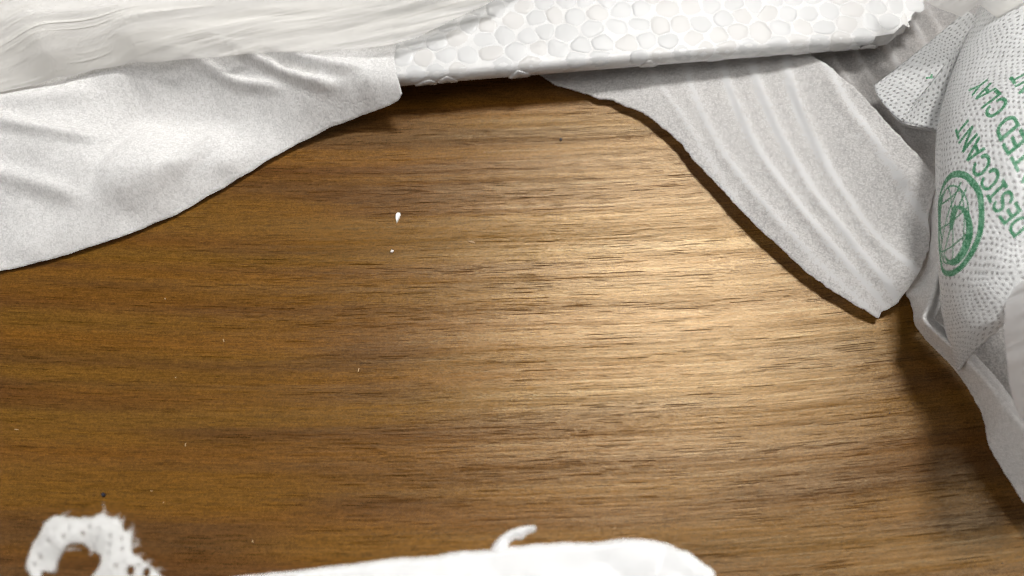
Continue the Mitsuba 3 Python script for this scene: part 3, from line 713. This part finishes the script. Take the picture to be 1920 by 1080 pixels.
OUT = np.array([[-72.18,-61.71,28.00],[-73.54,-59.58,28.00],[-73.53,-58.35,28.00],[-73.49,-56.64,28.00],[-72.78,-55.55,28.00],[-72.32,-54.12,28.00],[-71.82,-52.84,28.00],[-70.98,-52.20,28.00],[-69.78,-52.36,28.00],[-68.86,-52.76,28.00],[-67.74,-52.60,28.00],[-66.54,-52.76,28.00],[-65.36,-52.84,28.00],[-64.57,-52.68,28.00],[-64.22,-52.04,28.00],[-63.42,-51.88,28.00],[-62.49,-52.36,28.00],[-61.59,-52.68,28.00],[-61.13,-52.52,28.00],[-60.74,-53.16,28.00],[-60.22,-53.32,28.00],[-60.00,-53.96,28.00],[-59.34,-54.76,28.00],[-58.58,-54.44,28.00],[-58.37,-55.07,28.00],[-58.57,-55.70,28.00],[-57.94,-56.80,28.00],[-57.39,-57.89,28.00],[-56.33,-58.35,28.00],[-55.04,-59.12,28.00],[-53.16,-60.50,28.00],[-51.46,-61.86,28.00],[-52.51,-63.96,28.00],[-62.06,-63.96,28.00],[-63.30,-61.26,28.00],[-62.57,-60.19,28.00],[-61.91,-58.82,28.00],[-62.43,-57.89,28.00],[-63.75,-57.11,28.00],[-64.99,-56.64,28.00],[-66.21,-56.33,28.00],[-67.28,-56.64,28.00],[-68.11,-57.27,28.00],[-68.86,-58.20,28.00],[-69.25,-59.28,28.00],[-69.47,-60.35,28.00],[-70.28,-60.35,28.00],[-71.10,-60.27,28.00],[-71.06,-61.71,28.00]])
hl = []
for c in np.array([[-69.77,-54.44,28.00],[-65.53,-54.99,28.00],[-63.26,-55.62,28.00],[-62.96,-54.36,28.00],[-61.20,-55.31,28.00],[-59.64,-55.70,28.00],[-59.23,-57.27,28.00],[-57.40,-60.27,28.00],[-55.10,-60.50,28.00],[-71.62,-58.20,28.00],[-60.97,-57.89,28.00],[-59.56,-59.58,28.00],[-67.55,-54.12,28.00],[-70.37,-56.02,28.00],[-68.23,-55.39,28.00],[-64.62,-53.96,28.00],[-61.08,-56.64,28.00],[-56.44,-59.43,28.00],[-58.44,-59.12,28.00],[-72.32,-59.28,28.00],[-63.69,-56.64,28.00]]):
    q = 0.75 if len(hl) in (7, 8) else np.random.default_rng(int(abs(c[0]) * 100)).uniform(0.18, 0.36)
    a = np.linspace(0, 2 * math.pi, 13)[:-1]
    hl.append(np.c_[c[0] + q * 0.8 * np.cos(a), c[1] + q * np.sin(a), np.zeros(12)])
v, f, uv = field_sheet(OUT, np.array([[-68.94,-54.65,29.50],[-62.21,-54.57,29.50],[-57.91,-58.77,29.00],[-71.26,-57.94,28.50]]), step=0.4, thick=0.7, rag=0.45, seed=47, extra=[lambda xy: 1.6 * flat_noise(xy, 0.3, 83)], cut=hl)
add('foam_strip', v, f, 'white_tissue', uv=uv, label='blurred torn strip of perforated white nonwoven arching at the bottom left corner', cat='foam strip')
fr = np.random.default_rng(77)
fv, ff = [], []
ends = np.array([[-63.20,-52.02,28.40],[-62.29,-52.42,28.40],[-61.74,-52.66,28.40],[-61.23,-52.74,28.40],[-60.67,-53.06,28.40],[-60.11,-53.38,28.40],[-59.38,-54.49,28.40],[-58.50,-54.81,28.40],[-58.22,-55.75,28.40],[-57.79,-56.69,28.40],[-57.05,-57.93,28.40],[-55.22,-59.01,28.40],[-69.39,-52.42,28.40],[-66.02,-52.74,28.40],[-71.57,-53.62,28.40],[-67.44,-57.16,28.40],[-63.71,-57.16,28.40],[-53.40,-60.08,28.40]])
for e in ends:
    for _ in range(3):
        a_ = fr.uniform(-0.5, 1.6)
        l_ = fr.uniform(0.4, 1.2)
        d_ = np.array([math.cos(a_), math.sin(a_), fr.uniform(-0.3, 0.3)])
        t_ = np.linspace(-0.5, 1, 6)[:, None]
        c_ = e + fr.normal(0, 0.25, 3) * [1, 1, 0] + d_ * l_ * t_ + np.array([0.3, -0.3, 0]) * fr.normal() * t_ ** 2
        r_ = np.linspace(0.09, 0.03, 6)[:, None, None]
        an = np.arange(5) * 2 * math.pi / 5
        sd = np.array([-d_[1], d_[0], 0])
        ring = c_[:, None] + r_ * (np.cos(an)[None, :, None] * sd + np.sin(an)[None, :, None] * [0, 0, 1])
        b_ = sum(map(len, fv))
        fv.append(ring.reshape(-1, 3))
        for i in range(5):
            for k in range(5):
                p0, p1 = b_ + i * 5 + k, b_ + i * 5 + (k + 1) % 5
                ff += [[p0, p1, p1 + 5], [p0, p1 + 5, p0 + 5]]
add('foam_strip__fibre_fringe', np.vstack(fv), np.array(ff), 'white_tissue', uv=np.vstack(fv)[:, :2], kind='stuff')

# ---------------------------------------------------------------- crumbs on the wood


def crumb(key, outline, thick, bsdf, label, group=None, size=1.0):
    o = np.asarray(outline)[:, :2]
    m = trimesh.creation.extrude_polygon(Polygon(o).buffer(0), thick, engine='earcut')
    v = np.array(m.vertices)
    c = v[:, :2].mean(0)
    v[:, :2] = c + (v[:, :2] - c) * size
    up = v[:, 2] > thick / 2
    v[up, :2] = c + (v[up, :2] - c) * 0.86
    v[:, 2] += 0.01
    add(key, v, m.faces, bsdf, smooth=False, label=label, cat='crumb', group=group)


crumb('crumb', np.array([[-26.19,18.03,0.00],[-25.88,18.72,-0.00],[-25.15,18.58,0.00],[-25.10,17.89,0.00],[-25.51,16.65,0.00],[-25.83,15.96,0.00],[-26.12,16.92,0.00]]), 0.5, 'white_crumb', 'pointed white foam chip lying on the wood left of the middle')
crumb('crumb_001', np.array([[-26.79,8.68,0.00],[-26.47,9.21,0.00],[-25.99,9.08,0.00],[-26.20,8.68,0.00],[-26.54,8.55,-0.00]]), 0.35, 'white_crumb', 'tiny white speck on the wood just below the pointed chip')
crumb('crumb_002', np.array([[-9.70,11.48,0.00],[-8.99,11.48,0.00],[-8.15,11.08,0.00],[-8.27,10.81,0.00],[-9.10,11.08,0.00],[-9.69,11.22,0.00]]), 0.2, 'straw_crumb', 'thin straw coloured splinter on the wood right of the white chip')
crumb('crumb_003', np.array([[-78.78,-43.96,0.00],[-78.76,-43.56,0.00],[-78.38,-43.46,0.00],[-78.00,-43.76,0.00],[-78.02,-44.16,0.00],[-78.41,-44.27,0.00]]), 0.5, 'dark_crumb', 'black speck on the wood above the torn foam strip at the lower left')
crumb('crumb_004', np.array([[11.22,38.66,0.00],[11.48,38.96,0.00],[11.85,38.81,0.00],[11.71,38.35,0.00],[11.34,38.35,0.00]]), 0.4, 'dark_crumb', 'small black speck on the wood under the foam board')
specks = [np.array([[-60.61,-11.82,0.00],[-60.43,-11.58,0.00],[-59.94,-12.54,0.00],[-60.15,-12.66,0.00]]), np.array([[-31.63,-18.17,0.00],[-31.31,-18.06,0.00],[-31.54,-19.21,0.00],[-31.76,-19.21,0.00]]), np.array([[-64.49,-33.71,0.00],[-64.30,-33.61,0.00],[-64.32,-34.67,0.00],[-64.55,-34.56,0.00]]), np.array([[-69.65,-42.95,0.00],[-69.12,-43.06,0.00],[-69.08,-43.26,0.00],[-69.59,-43.26,0.00]]), np.array([[-66.87,-45.17,0.00],[-66.59,-45.07,0.00],[-66.51,-45.47,0.00],[-66.72,-45.47,0.00]]), np.array([[-74.54,-2.40,0.00],[-74.22,-2.27,0.00],[-74.12,-2.77,0.00],[-74.35,-2.77,0.00]]), np.array([[-69.05,-20.13,0.00],[-68.74,-20.01,0.00],[-68.68,-20.36,0.00],[-68.99,-20.47,0.00]]), np.array([[-99.16,-30.92,0.00],[-98.07,-31.03,0.00],[-98.01,-31.25,-0.00],[-99.10,-31.14,0.00]]), np.array([[-48.84,-52.23,0.00],[-48.67,-52.03,0.00],[-48.37,-52.71,0.00],[-48.56,-52.80,0.00]]), np.array([[75.62,-27.65,0.00],[75.96,-27.54,0.00],[75.89,-27.87,0.00],[75.55,-27.98,0.00]]), np.array([[90.73,-56.22,0.00],[91.05,-56.12,0.00],[91.08,-56.40,0.00],[90.76,-56.50,0.00]])]
names = ['pale upright dust fleck left of the middle of the bare wood', 'pale dust fleck nearest the centre of the bare wood', 'short slanted pale fleck on the wood above and right of the black speck',
         'pale dust fleck just right of the black speck on the wood', 'pale round speck below the fleck that lies right of the black speck', 'pale speck on the wood nearest the left foam sheet', 'flat pale fleck at the left margin of the wood',
         'pale speck on the left part of the wood above the short slanted fleck', 'pale fleck on the wood between torn strip and bottom foam block', 'dark speck on the wood left of the turned up foam rim', 'dark speck in the bottom right corner of the wood']
for i, o in enumerate(specks):
    dark = i >= 9
    crumb(f'crumb_{5 + i:03d}', o, 0.15, 'dark_crumb' if dark else 'straw_crumb', names[i], 'dark specks at the lower right' if dark else 'pale dust specks on the wood', 0.75)
